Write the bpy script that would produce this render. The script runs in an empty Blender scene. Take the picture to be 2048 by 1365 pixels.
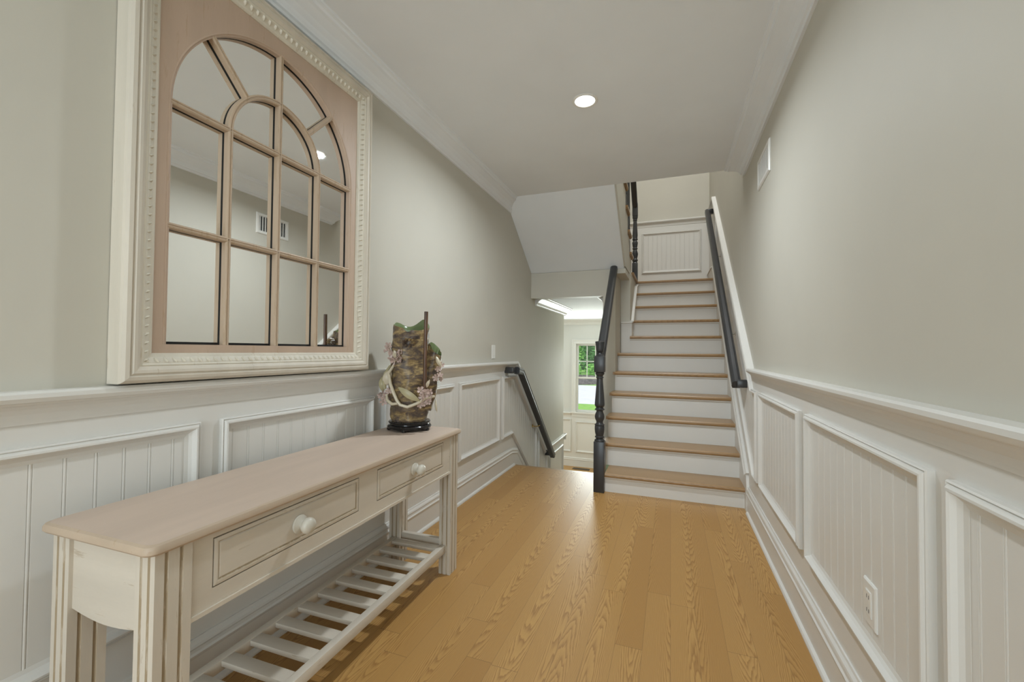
import bpy, bmesh, math, random
from math import sin, cos, pi, radians, sqrt, atan2
from mathutils import Vector, Matrix, noise as mnoise
random.seed(7)
C = bpy.context.scene.collection
SC = bpy.context.scene

# ------------------------------------------------------------------ camera
CAM_Z = 1.10
def cam_axes(y, p, r):
    fwd = Vector((-sin(y)*cos(p), cos(y)*cos(p), sin(p)))
    right = Vector((cos(y), sin(y), 0.0))
    up = right.cross(fwd)
    return right*cos(r)+up*sin(r), -right*sin(r)+up*cos(r), fwd
_r, _u, _f = cam_axes(radians(20.41), radians(1.25), radians(0.51))
cd = bpy.data.cameras.new('camera'); cam = bpy.data.objects.new('camera', cd); C.objects.link(cam)
cd.sensor_width = 36.0; cd.lens = 853.1/2048*36.0; cd.clip_start = 0.02; cd.clip_end = 300
m = Matrix((( _r.x, _u.x, -_f.x, 0), (_r.y, _u.y, -_f.y, 0), (_r.z, _u.z, -_f.z, CAM_Z), (0, 0, 0, 1)))
cam.matrix_world = m
SC.camera = cam

# ------------------------------------------------------------------ exposure, world, sun, big lights
SC.view_settings.view_transform = 'Standard'; SC.view_settings.look = 'None'
SC.view_settings.gamma = 1.0; SC.view_settings.use_curve_mapping = False
SC.view_settings.exposure = 0.0
world = bpy.data.worlds.new('sky'); SC.world = world; world.use_nodes = True
wn = world.node_tree; wn.nodes.clear()
wo = wn.nodes.new('ShaderNodeOutputWorld'); wb = wn.nodes.new('ShaderNodeBackground')
wb.inputs[0].default_value = (0.80, 0.90, 1.0, 1); wb.inputs[1].default_value = 1.1
wn.links.new(wb.outputs[0], wo.inputs[0])

def lamp(name, kind, loc, energy, color, rot=(0, 0, 0), **kw):
    l = bpy.data.lights.new(name, kind); l.energy = energy; l.color = color
    for k, v in kw.items(): setattr(l, k, v)
    o = bpy.data.objects.new(name, l); C.objects.link(o); o.location = loc; o.rotation_euler = rot
    return o
lamp('sun', 'SUN', (0, 30, 20), 2.6, (1, .96, .88), (radians(48), 0, radians(-35)), angle=.02)
# added fill light behind the camera, at an invented opening in the rear wall
lamp('rear_fill_light', 'AREA', (-.40, -2.52, 1.35), 46, (.82, .94, 1.0), (radians(90), 0, 0), shape='RECTANGLE', size=1.5, size_y=2.0)
# added overhead light, out of view, brightening the upper stairwell
lamp('stairwell_fill_light', 'AREA', (.03, 4.35, 5.1), 46, (.98, 1.0, 1.0), (0, 0, 0), shape='RECTANGLE', size=.8, size_y=1.3)
# daylight of the foyer window, then an added side fill without a real source
lamp('foyer_daylight', 'AREA', (-1.35, 8.02, .62), 42, (.91, 1.0, .97), (radians(-90), 0, 0), shape='RECTANGLE', size=.6, size_y=1.1)
lamp('foyer_side_fill_light', 'AREA', (-3.85, 7.0, .4), 13, (.90, 1.0, .97), (0, radians(-90), 0), shape='RECTANGLE', size=1.6, size_y=1.6)

# ------------------------------------------------------------------ dimensions (metres)
XL, XR = -1.425, 0.51          # hall walls
ZC = 2.50                      # hall ceiling
YB = -2.6                      # rear of the hall
YE = 3.62                      # ceiling edge
YH, ZH0, ZH1 = 4.414, 1.667, 1.94   # header over the way down
LEDGE = 3.88
R1, RUN, RISE, FIRST = 3.415, 0.24, 0.187, 0.147
ZLAND = FIRST+RISE*10
YBACK = 6.55
FZ = -1.10                     # foyer floor
FW = 8.10                      # foyer window wall
FC = 1.70                      # foyer ceiling

# ------------------------------------------------------------------ materials
MATS = {}
def new_mat(name):
    m = bpy.data.materials.new(name); m.use_nodes = True
    nt = m.node_tree; b = nt.nodes['Principled BSDF']; MATS[name] = m
    return m, nt, b
def N(nt, t, **kw):
    n = nt.nodes.new(t)
    for k, v in kw.items(): setattr(n, k, v)
    return n
def L(nt, a, b): nt.links.new(a, b)
def coords(nt, scale=(1, 1, 1), kind='Object'):
    tc = N(nt, 'ShaderNodeTexCoord'); mp = N(nt, 'ShaderNodeMapping')
    mp.inputs['Scale'].default_value = scale
    L(nt, tc.outputs[kind], mp.inputs[0]); return mp.outputs[0]
def ramp(nt, fac, stops):
    r = N(nt, 'ShaderNodeValToRGB'); e = r.color_ramp.elements
    while len(e) < len(stops): e.new(.5)
    for i, (p, c) in enumerate(stops):
        e[i].position = p; e[i].color = (*c, 1) if len(c) == 3 else c
    L(nt, fac, r.inputs[0]); return r.outputs[0]
def bump(nt, b, h, strength=.2, dist=.01):
    n = N(nt, 'ShaderNodeBump'); n.inputs['Strength'].default_value = strength; n.inputs['Distance'].default_value = dist
    L(nt, h, n.inputs['Height']); L(nt, n.outputs[0], b.inputs['Normal'])
def noise(nt, vec, scale, detail=3, rough=.5, dist=0):
    n = N(nt, 'ShaderNodeTexNoise'); n.inputs['Scale'].default_value = scale; n.inputs['Detail'].default_value = detail
    n.inputs['Roughness'].default_value = rough; n.inputs['Distortion'].default_value = dist
    L(nt, vec, n.inputs['Vector']); return n.outputs['Fac']
def math_(nt, op, a, b=None, c=None):
    n = N(nt, 'ShaderNodeMath', operation=op)
    for i, v in enumerate((a, b, c)):
        if v is None: continue
        if isinstance(v, (int, float)): n.inputs[i].default_value = v
        else: L(nt, v, n.inputs[i])
    return n.outputs[0]
def mixc(nt, fac, a, b, blend='MIX'):
    n = N(nt, 'ShaderNodeMix', data_type='RGBA', blend_type=blend)
    for i, v in ((0, fac), (6, a), (7, b)):
        if isinstance(v, (int, float)): n.inputs[i].default_value = v
        elif isinstance(v, tuple): n.inputs[i].default_value = (*v, 1)
        else: L(nt, v, n.inputs[i])
    return n.outputs[2]

def paint(name, col, rough=.55, var=.02, bs=.05, scale=120, spec=.5):
    m, nt, b = new_mat(name)
    v = coords(nt)
    f = noise(nt, v, 2.5, 3)
    c = ramp(nt, f, [(.3, tuple(x*(1-var) for x in col)), (.7, tuple(min(1, x*(1+var)) for x in col))])
    L(nt, c, b.inputs['Base Color']); b.inputs['Roughness'].default_value = rough
    b.inputs['Specular IOR Level'].default_value = spec
    bump(nt, b, noise(nt, v, scale, 2), bs, .002)
    return m
M_WALL = paint('greige_wall_paint', (.60, .575, .50), .6)
M_CEIL = paint('ceiling_paint', (.85, .88, .905), .75)
M_TRIM = paint('white_trim_paint', (.74, .725, .685), .38, .01, .02)
M_FOYW = paint('foyer_wall_paint', (.66, .65, .61), .6)
M_BLACK = paint('black_lacquer', (.040, .041, .043), .30, .1, .03, 60)
M_PLAST = paint('white_plastic', (.80, .79, .75), .3, .0, 0)
M_KNOB = paint('cream_knob_paint', (.60, .565, .485), .3, .03, .02)
M_STAND = paint('black_gloss_wood', (.012, .011, .011), .12, .1, .0)
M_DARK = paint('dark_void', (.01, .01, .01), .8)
M_PINK = paint('pale_pink_glaze', (.56, .42, .37), .35, .15, .1, 40)
M_BRANCH = paint('cream_branch_glaze', (.60, .53, .40), .32, .1, .1, 40)
M_GREENIN = paint('green_glaze_inside', (.16, .21, .09), .25, .2, .05, 30)
M_LEAF = paint('olive_leaf_glaze', (.42, .37, .22), .35, .2, .1, 40)

def metal(name, col, rough):
    m, nt, b = new_mat(name)
    b.inputs['Base Color'].default_value = (*col, 1); b.inputs['Metallic'].default_value = 1
    f = noise(nt, coords(nt), 60, 2)
    L(nt, ramp(nt, f, [(.3, (rough*.8,)*3), (.7, (min(1, rough*1.2),)*3)]), b.inputs['Roughness']); return m
M_BRASS = metal('brass', (.62, .46, .20), .25)
M_NICKEL = metal('brushed_nickel', (.60, .58, .54), .3)
M_MIRROR = metal('silvered_glass', (.94, .95, .94), .015)
M_BRONZE = metal('register_bronze', (.23, .18, .12), .4)

def distressed(name, base, worn, amount=.62, axis='z', streak=.5):
    m, nt, b = new_mat(name)
    s = {'z': (9, 9, 1.2), 'y': (9, 1.2, 9), 'x': (1.2, 9, 9)}[axis]
    v = coords(nt, s)
    f1 = noise(nt, v, 6, 5, .65); f2 = noise(nt, v, 1.5, 3)
    wear = ramp(nt, f1, [(amount, (0, 0, 0)), (amount+.05, (1, 1, 1))])
    soft = ramp(nt, f2, [(.35, tuple(x*.90 for x in base)), (.65, base)])
    fine = noise(nt, coords(nt, tuple(x*3 for x in s)), 12, 2)
    soft = mixc(nt, math_(nt, 'MULTIPLY', fine, .22), soft, tuple(x*.72 for x in base))
    L(nt, mixc(nt, math_(nt, 'MULTIPLY', wear, streak), soft, worn), b.inputs['Base Color'])
    b.inputs['Roughness'].default_value = .5
    bump(nt, b, f1, .08, .003); return m
M_CREAMZ = distressed('distressed_cream_vertical', (.68, .615, .52), (.32, .22, .11), .64, 'z', .6)
M_CREAMY = distressed('distressed_cream_lengthwise', (.68, .615, .52), (.34, .24, .13), .65, 'y', .5)
M_CREAMX = distressed('distressed_cream_crosswise', (.68, .615, .52), (.34, .24, .13), .65, 'x', .5)
M_GROOVE = distressed('rubbed_brown_groove', (.47, .38, .26), (.62, .55, .45), .52, 'z', .7)
M_FRAME = distressed('ivory_frame_paint', (.70, .64, .54), (.36, .27, .17), .66, 'z', .5)
M_CARVE = distressed('ivory_carved_paint', (.74, .69, .58), (.45, .36, .25), .60, 'z', .4)
M_TAN = distressed('pinkish_tan_wash', (.58, .435, .33), (.45, .31, .20), .60, 'z', .5)
M_MUNT = distressed('tan_muntin_wash', (.56, .43, .31), (.42, .30, .18), .56, 'z', .5)
M_TANY = distressed('pinkish_tan_wash_lengthwise', (.63, .50, .405), (.36, .25, .17), .68, 'y', .35)
M_TANE = distressed('pinkish_tan_edge_wash', (.54, .42, .31), (.38, .27, .16), .60, 'y', .4)

def oak(name, width, along='y', c1=(.47, .265, .088), c2=(.60, .365, .138), c3=(.36, .185, .055), rough=.40, length=1.15, contrast=.95):
    m, nt, b = new_mat(name)
    tc = N(nt, 'ShaderNodeTexCoord'); sp = N(nt, 'ShaderNodeSeparateXYZ'); L(nt, tc.outputs['Object'], sp.inputs[0])
    X, Y = (sp.outputs[0], sp.outputs[1]) if along == 'y' else (sp.outputs[1], sp.outputs[0])
    xs = math_(nt, 'DIVIDE', X, width); row = math_(nt, 'FLOOR', xs)
    wn1 = N(nt, 'ShaderNodeTexWhiteNoise', noise_dimensions='1D'); L(nt, row, wn1.inputs['W'])
    ys = math_(nt, 'ADD', math_(nt, 'DIVIDE', Y, length), math_(nt, 'MULTIPLY', wn1.outputs[0], 7.3)); col = math_(nt, 'FLOOR', ys)
    cb = N(nt, 'ShaderNodeCombineXYZ'); L(nt, row, cb.inputs[0]); L(nt, col, cb.inputs[1])
    wn2 = N(nt, 'ShaderNodeTexWhiteNoise', noise_dimensions='3D'); L(nt, cb.outputs[0], wn2.inputs['Vector'])
    pid = wn2.outputs[0]
    # plank-local coordinates, shifted per plank
    fx = math_(nt, 'MULTIPLY', math_(nt, 'SUBTRACT', math_(nt, 'FRACT', xs), .5), width)
    cx = N(nt, 'ShaderNodeCombineXYZ')
    sr = N(nt, 'ShaderNodeSeparateColor'); L(nt, wn2.outputs['Color'], sr.inputs[0]); q1, q2, q3 = sr.outputs
    L(nt, fx, cx.inputs[0]); L(nt, math_(nt, 'MULTIPLY', Y, .10), cx.inputs[1]); L(nt, math_(nt, 'MULTIPLY', pid, 31.7), cx.inputs[2])
    nz = N(nt, 'ShaderNodeTexNoise'); nz.inputs['Scale'].default_value = 15; nz.inputs['Detail'].default_value = 4; nz.inputs['Roughness'].default_value = .55; L(nt, cx.outputs[0], nz.inputs['Vector'])
    # plain-sawn cathedrals: nested parabolas along each plank, wandering with a stretched noise
    dx = math_(nt, 'SUBTRACT', fx, math_(nt, 'MULTIPLY', math_(nt, 'SUBTRACT', q1, .5), width*1.7))
    par = math_(nt, 'MULTIPLY', math_(nt, 'MULTIPLY', dx, dx), 2300)
    slope = math_(nt, 'MULTIPLY', math_(nt, 'SUBTRACT', math_(nt, 'MULTIPLY', math_(nt, 'GREATER_THAN', q2, .5), 2), 1), math_(nt, 'ADD', 6, math_(nt, 'MULTIPLY', q3, 11)))
    h = math_(nt, 'ADD', math_(nt, 'ADD', par, math_(nt, 'MULTIPLY', Y, slope)), math_(nt, 'MULTIPLY', nz.outputs['Fac'], 7.5))
    rings = math_(nt, 'FRACT', h)
    g = ramp(nt, rings, [(0, (.1,)*3), (.16, (.45,)*3), (.42, (.85,)*3), (.86, (1, 1, 1)), (1, (.1,)*3)])
    fine = N(nt, 'ShaderNodeTexNoise'); fine.inputs['Scale'].default_value = 1; fine.inputs['Detail'].default_value = 4
    cf = N(nt, 'ShaderNodeCombineXYZ'); L(nt, math_(nt, 'MULTIPLY', X, 420), cf.inputs[0]); L(nt, math_(nt, 'MULTIPLY', Y, 14), cf.inputs[1]); L(nt, cf.outputs[0], fine.inputs['Vector'])
    base = ramp(nt, pid, [(0, c1), (.5, c2), (1, tuple((p+q)/2 for p, q in zip(c1, c2)))])
    grain = math_(nt, 'MULTIPLY', math_(nt, 'SUBTRACT', 1, g), contrast)
    c = mixc(nt, math_(nt, 'MULTIPLY', grain, .85), base, c3)
    c = mixc(nt, math_(nt, 'MULTIPLY', fine.outputs['Fac'], .30), c, c3)
    # seams
    ex = math_(nt, 'ABSOLUTE', math_(nt, 'SUBTRACT', math_(nt, 'FRACT', xs), .5)); ey = math_(nt, 'ABSOLUTE', math_(nt, 'SUBTRACT', math_(nt, 'FRACT', ys), .5))
    seam = math_(nt, 'MAXIMUM', math_(nt, 'GREATER_THAN', ex, .5-.0007/width), math_(nt, 'GREATER_THAN', ey, .5-.0011/length))
    c = mixc(nt, math_(nt, 'MULTIPLY', seam, .55), c, (.12, .06, .02))
    L(nt, c, b.inputs['Base Color'])
    L(nt, ramp(nt, g, [(0, (rough*1.25,)*3), (1, (rough*.9,)*3)]), b.inputs['Roughness'])
    b.inputs['Coat Weight'].default_value = .12; b.inputs['Coat Roughness'].default_value = .30
    bump(nt, b, math_(nt, 'SUBTRACT', math_(nt, 'MULTIPLY', g, .25), seam), .12, .002)
    return m
M_FLOOR = oak('oak_strip_floor', .098, c1=(.475, .262, .078), c2=(.585, .345, .115), c3=(.26, .115, .025))
M_TREAD = oak('oak_stair_tread', .5, 'x', (.37, .225, .098), (.43, .265, .118), (.22, .12, .045), .34, 3.0, .7)

m, nt, b = new_mat('bark_glaze'); M_BARK = m
v = coords(nt, (1, 1, 2.4))
f = noise(nt, v, 17, 6, .66, .5); f2 = noise(nt, coords(nt, (1, 1, 2)), 34, 4, .6)
c = ramp(nt, f, [(.30, (.03, .025, .026)), (.43, (.10, .072, .056)), (.52, (.23, .16, .075)), (.60, (.40, .29, .13)), (.72, (.13, .075, .042))])
L(nt, mixc(nt, math_(nt, 'MULTIPLY', ramp(nt, f2, [(.45, (0, 0, 0)), (.6, (1, 1, 1))]), .5), c, (.10, .065, .045)), b.inputs['Base Color'])
b.inputs['Roughness'].default_value = .38; bump(nt, b, f2, .5, .006)
m, nt, b = new_mat('brown_cane_glaze'); M_CANE = m
f = noise(nt, coords(nt, (40, 40, 4)), 2, 4)
L(nt, ramp(nt, f, [(.3, (.05, .025, .015)), (.7, (.17, .085, .045))]), b.inputs['Base Color']); b.inputs['Roughness'].default_value = .3

m, nt, b = new_mat('lit_lens'); M_LENS = m
b.inputs['Base Color'].default_value = (.9, .9, .88, 1); b.inputs['Emission Color'].default_value = (1, .98, .95, 1); b.inputs['Emission Strength'].default_value = 6
m = bpy.data.materials.new('window_glass'); m.use_nodes = True; M_GLASS = m; nt = m.node_tree; nt.nodes.clear()
o_ = N(nt, 'ShaderNodeOutputMaterial'); mx = N(nt, 'ShaderNodeMixShader'); tr = N(nt, 'ShaderNodeBsdfTransparent'); gl = N(nt, 'ShaderNodeBsdfGlossy'); gl.inputs['Roughness'].default_value = .02
fr = N(nt, 'ShaderNodeFresnel'); fr.inputs[0].default_value = 1.45
L(nt, fr.outputs[0], mx.inputs[0]); L(nt, tr.outputs[0], mx.inputs[1]); L(nt, gl.outputs[0], mx.inputs[2]); L(nt, mx.outputs[0], o_.inputs[0])
def rough_mat(name, stops, scale, rough=.9):
    m, nt, b = new_mat(name); f = noise(nt, coords(nt), scale, 5, .6)
    L(nt, ramp(nt, f, stops), b.inputs['Base Color']); b.inputs['Roughness'].default_value = rough; return m
M_GRASS = rough_mat('lawn_grass', [(.3, (.16, .36, .05)), (.7, (.30, .55, .10))], 6)
M_DRIVE = rough_mat('pale_asphalt', [(.3, (.62, .62, .66)), (.7, (.72, .72, .77))], 3)
M_MULCH = rough_mat('dark_mulch', [(.3, (.05, .045, .045)), (.7, (.17, .15, .14))], 5)
M_LEAVES = rough_mat('tree_leaves', [(.3, (.10, .34, .05)), (.7, (.32, .66, .14))], 1.4)
M_LEAVD = rough_mat('dark_tree_leaves', [(.3, (.04, .16, .035)), (.7, (.12, .33, .08))], 1.4)
M_TRUNK = rough_mat('tree_bark', [(.3, (.10, .06, .05)), (.7, (.24, .15, .12))], 9)

# ------------------------------------------------------------------ mesh builder
class MB:
    def __init__(s): s.v = []; s.f = []; s.mi = []; s.sm = []
    def add(s, verts, faces, mi=0, smooth=False):
        o = len(s.v); s.v += [tuple(p) for p in verts]
        for f in faces: s.f.append(tuple(i+o for i in f)); s.mi.append(mi); s.sm.append(smooth)
        return s
    def box(s, x0, x1, y0, y1, z0, z1, mi=0):
        return s.add([(x, y, z) for x in (x0, x1) for y in (y0, y1) for z in (z0, z1)],
                     [(0, 1, 3, 2), (4, 6, 7, 5), (0, 4, 5, 1), (2, 3, 7, 6), (0, 2, 6, 4), (1, 5, 7, 3)], mi)
    def prism(s, poly, a0, a1, axis='x', mi=0):
        """poly in the plane normal to axis: (y,z) for x, (x,z) for y, (x,y) for z"""
        n = len(poly)
        mk = {'x': lambda p, a: (a, p[0], p[1]), 'y': lambda p, a: (p[0], a, p[1]), 'z': lambda p, a: (p[0], p[1], a)}[axis]
        vs = [mk(p, a0) for p in poly]+[mk(p, a1) for p in poly]
        fs = [tuple(range(n)), tuple(range(2*n-1, n-1, -1))]+[(i, (i+1) % n, n+(i+1) % n, n+i) for i in range(n)]
        return s.add(vs, fs, mi)
    def lathe(s, c, prof, n=24, mi=0, axis=(0, 0, 1), fn=None, cap=True):
        """prof: (r, h) along axis from c"""
        ax = Vector(axis).normalized(); a = ax.orthogonal().normalized(); bb = ax.cross(a); c = Vector(c)
        if abs(ax.z) > .99: a = Vector((1, 0, 0)); bb = Vector((0, 1, 0))
        vs = []
        for (r, h) in prof:
            for k in range(n):
                t = 2*pi*k/n; rr, hh = (r, h) if fn is None else fn(r, h, t)
                vs.append(c+ax*hh+a*(rr*cos(t))+bb*(rr*sin(t)))
        fs = [(i*n+k, i*n+(k+1) % n, (i+1)*n+(k+1) % n, (i+1)*n+k) for i in range(len(prof)-1) for k in range(n)]
        s.add(vs, fs, mi, True)
        if cap:
            o = len(s.v)-len(vs)
            s.f.append(tuple(o+k for k in range(n))[::-1]); s.mi.append(mi); s.sm.append(False)
            s.f.append(tuple(o+(len(prof)-1)*n+k for k in range(n))); s.mi.append(mi); s.sm.append(False)
        return s
    def tube(s, pts, rad, n=10, mi=0):
        pts = [Vector(p) for p in pts]; rs = rad if isinstance(rad, (list, tuple)) else [rad]*len(pts)
        vs = []; prev = None
        for i, p in enumerate(pts):
            t = (pts[min(i+1, len(pts)-1)]-pts[max(i-1, 0)]).normalized()
            a = t.orthogonal().normalized() if prev is None else (prev-t*prev.dot(t)).normalized()
            prev = a; bb = t.cross(a)
            for k in range(n):
                q = 2*pi*k/n; vs.append(p+(a*cos(q)+bb*sin(q))*rs[i])
        fs = [(i*n+k, i*n+(k+1) % n, (i+1)*n+(k+1) % n, (i+1)*n+k) for i in range(len(pts)-1) for k in range(n)]
        fs += [tuple(range(n))[::-1], tuple((len(pts)-1)*n+k for k in range(n))]
        return s.add(vs, fs, mi, True)
    def sweep(s, path, prof, mp, closed=False, mi=0, smooth=False, ring=True):
        """sweep profile (off,out) along a 2-D path (u,v); off is to the LEFT of travel; mp(u,v,out)->xyz. Mitred."""
        n = len(path); k = len(prof); vs = []
        P = [Vector((p[0], p[1])) for p in path]
        def nrm(a, b): d = (b-a).normalized(); return Vector((-d.y, d.x))
        for i in range(n):
            if closed: n0, n1 = nrm(P[i-1], P[i]), nrm(P[i], P[(i+1) % n])
            else:
                n0 = nrm(P[i-1], P[i]) if i > 0 else nrm(P[0], P[1]); n1 = nrm(P[i], P[i+1]) if i < n-1 else n0
            mm = (n0+n1); mm = mm/max(.15, (1+n0.dot(n1)))
            for (off, out) in prof:
                q = P[i]+mm*off; vs.append(mp(q.x, q.y, out))
        fs = []
        for i in range(n if closed else n-1):
            j = (i+1) % n
            for a in range(k if ring else k-1):
                bq = (a+1) % k; fs.append((i*k+a, i*k+bq, j*k+bq, j*k+a))
        if not closed and ring: fs += [tuple(range(k))[::-1], tuple((n-1)*k+a for a in range(k))]
        return s.add(vs, fs, mi, smooth)
    def build(s, name, mats, parent=None, bevel=0, seg=2, smooth_angle=35):
        if not isinstance(mats, (list, tuple)): mats = [mats]
        off = Vector(parent_loc(parent)) if parent is not None else Vector((0, 0, 0))
        me = bpy.data.meshes.new(name)
        me.from_pydata([tuple(Vector(p)-off) for p in s.v], [], s.f)
        for mt in mats: me.materials.append(mt)
        bm = bmesh.new(); bm.from_mesh(me); bm.faces.ensure_lookup_table()
        for i, f in enumerate(bm.faces): f.material_index = s.mi[i]; f.smooth = s.sm[i]
        bmesh.ops.recalc_face_normals(bm, faces=bm.faces)
        if bevel:
            es = [e for e in bm.edges if len(e.link_faces) == 2 and e.calc_face_angle(0) > radians(50)]
            bmesh.ops.bevel(bm, geom=es, offset=bevel, segments=seg, profile=.5, affect='EDGES', clamp_overlap=True)
            for f in bm.faces: f.smooth = True
        for e in bm.edges:
            if len(e.link_faces) == 2 and e.calc_face_angle(0) > radians(smooth_angle): e.smooth = False
        bm.to_mesh(me); bm.free()
        o = bpy.data.objects.new(name, me); C.objects.link(o)
        if parent is not None: o.parent = parent
        return o
ORIG = {}
def parent_loc(p):
    x = Vector((0, 0, 0))
    while p is not None: x += p.location; p = p.parent
    return x
def tag(o, label, cat, group=None, kind=None):
    o['label'] = label; o['category'] = cat
    if group: o['group'] = group
    if kind: o['kind'] = kind
    return o
def thing(name, label, cat, loc, group=None):
    o = bpy.data.objects.new(name, None); C.objects.link(o); o.location = loc; o.empty_display_size = .1
    return tag(o, label, cat, group)
def struct(mb, name, mats, label=None, cat=None, **kw):
    o = mb.build(name, mats, **kw); o['kind'] = 'structure'
    if label: o['label'] = label; o['category'] = cat
    return o
left = lambda y, z, out: (XL+out, y, z)
right = lambda y, z, out: (XR-out, y, z)
def backw(Y): return lambda x, z, out: (x, Y-out, z)

# ------------------------------------------------------------------ the shell
f = MB()
f.box(XL-.1, XR+.1, YB, LEDGE-.02, -.12, 0)
struct(f, 'floor', M_FLOOR, 'honey oak strip floor of the hall', 'floor')
n_ = MB(); n_.prism([(LEDGE-.02, 0), (LEDGE+.015, 0), (LEDGE+.022, -.008), (LEDGE+.022, -.02), (LEDGE+.015, -.028), (LEDGE-.02, -.028)], XL, -.52)
struct(n_, 'trim_1', M_TREAD, 'oak nosing board on the floor edge at the way down', 'trim')
w = MB(); w.box(XL-.12, XL, YB, 5.94, FZ, 5.2); w.box(XL-.12, XL, 5.94, YBACK, FC+.02, 5.2)
struct(w, 'wall_left', M_WALL, 'greige wall on the left with mirror and table', 'wall')
w = MB(); w.box(XR, XR+.12, YB, YBACK, FZ, 5.2)
struct(w, 'wall_right', M_WALL, 'greige wall on the right beside the stairs', 'wall')
w = MB(); w.box(XL, XR, YBACK, YBACK+.12, 1.75, 5.2)
struct(w, 'wall_back', M_WALL, 'greige end wall above the stair landing', 'wall')
w = MB(); w.box(XL-.12, XR+.12, YB-.12, YB, 0, .35); w.box(XL-.12, -1.15, YB-.12, YB, .35, ZC); w.box(.35, XR+.12, YB-.12, YB, .35, ZC); w.box(-1.15, .35, YB-.12, YB, 2.35, ZC)  # opening invented to go with the rear fill light
struct(w, 'wall_rear', M_WALL, 'wall at the rear of the hall, opening added for the fill light', 'wall')
c = MB(); c.box(XL-.1, XR+.1, YB, YE, ZC, ZC+.27)
struct(c, 'ceiling', M_CEIL, 'smooth white hall ceiling', 'ceiling')
# stairwell shaft top + upper hall
c = MB(); c.box(XL-.12, XR+.12, 3.1, YBACK+.12, 5.2, 5.3)
struct(c, 'ceiling_upper', M_CEIL, 'ceiling of the upper stairwell', 'ceiling')
w = MB(); w.box(XL, XR, 3.1, 3.2, ZC+.27, 5.2)
struct(w, 'wall_upper', M_WALL, 'wall of the upper hall', 'wall')
# walls around the way down
w = MB(); w.box(XL, -.65, YH, YH+.12, ZH0, ZH1-.002); w.box(-.524, -.428, YH, 4.879, ZH1-.05, ZH1-.002)
struct(w, 'wall_header', M_WALL, 'greige header over the opening down to the foyer', 'wall')
w = MB(); w.box(-.65, -.525, YH, FW, FZ, ZH1-.002)
struct(w, 'wall_passage', M_WALL, 'greige wall between the stairs and the way down', 'wall')
w = MB(); w.box(-.524, -.4205, 4.88, 5.795, .9, ZLAND-.031)
struct(w, 'wall_stub', M_WALL, 'short greige wall end standing on the sixth tread', 'wall')
# foyer
f = MB(); f.box(-4.0, -.51, 4.85, FW, FZ-.1, FZ)
struct(f, 'floor_foyer', M_FLOOR, 'oak floor of the lower foyer', 'floor')
c = MB(); c.box(-4.0, -.65, YH+.05, FW, FC, FC+.02)
struct(c, 'ceiling_foyer', M_CEIL, 'white ceiling of the lower foyer', 'ceiling')
w = MB(); w.box(-4.1, -4.0, 5.8, FW+.15, FZ, FC); w.box(-4.0, XL-.12, 5.82, 5.94, FZ, FC)
struct(w, 'wall_foyer', M_FOYW, 'far side walls of the lower foyer', 'wall')
WX0, WX1, WZ0, WZ1 = -1.70, -.98, -.06, 1.235
w = MB(); w.box(-4.0, WX0, FW, FW+.15, FZ-.1, FC+.05); w.box(WX1, -.51, FW, FW+.15, FZ-.1, FC+.05)
w.box(WX0, WX1, FW, FW+.15, FZ-.1, WZ0); w.box(WX0, WX1, FW, FW+.15, WZ1, FC+.05)
struct(w, 'wall_window', M_FOYW, 'pale foyer wall around the window', 'wall')

# ------------------------------------------------------------------ mouldings
P_RAIL = [(0, 0), (-.080, 0), (-.080, .009), (-.070, .010), (-.056, .0125), (-.044, .018), (-.036, .025), (-.032, .031), (-.028, .033), (-.026, .042), (-.016, .047), (-.006, .046), (0, .040)]
P_PANEL = [(0, 0), (0, .018), (-.003, .0215), (-.006, .0185), (-.009, .0235), (-.012, .027), (-.017, .0275), (-.020, .024), (-.025, .0155), (-.032, .0095), (-.042, .0066), (-.042, 0)]
P_BASE = [(0, 0), (0, .018), (.118, .018), (.122, .022), (.130, .024), (.136, .019), (.146, .018), (.152, .021), (.160, .019), (.168, .012), (.175, .010), (.175, 0)]
P_SHOE = [(0, 0), (0, .032), (.006, .032), (.014, .028), (.019, .018), (.019, 0)]
P_CROWN = [(0, 0), (-.100, 0), (-.100, .012), (-.090, .016), (-.085, .024), (-.078, .026), (-.062, .034), (-.044, .052), (-.032, .072), (-.026, .082), (-.022, .094), (-.012, .098), (-.008, .110), (0, .112)]
P_CROWNR = [(h, o*1.12) for h, o in P_CROWN]
RAIL_Z = .995
trim_n = [1]
def trim(mb, label, mat=None):
    trim_n[0] += 1
    return struct(mb, 'trim_%d' % trim_n[0], mat or M_TRIM, label, 'trim', smooth_angle=28)
LS = .89   # slope of the flight down
t = MB(); t.sweep([(YB, RAIL_Z), (3.90, RAIL_Z), (5.10, RAIL_Z-LS*1.20), (5.97, RAIL_Z-LS*1.20)], P_RAIL, left)
t.sweep([(XL-.12, RAIL_Z-LS*1.20), (XL+.04, RAIL_Z-LS*1.20)], P_RAIL, lambda u, v, o: (u, 5.94+o, v))
trim(t, 'white chair rail on the left wall, turning down beside the lower handrail')
t = MB(); t.sweep([(YB, RAIL_Z), (3.16, RAIL_Z), (5.70, RAIL_Z+.79*2.54), (YBACK, RAIL_Z+.79*2.54)], [(a, b) for a, b in P_RAIL], right)
trim(t, 'white chair rail on the right wall, climbing with the stairs')
t = MB(); t.sweep([(-.60, 3.01), (XR, 3.01)], P_RAIL, backw(YBACK)); t.sweep([(XL, 3.01), (-.60, 3.01)], P_RAIL, backw(YBACK))
trim(t, 'white chair rail on the landing end wall')
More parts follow.
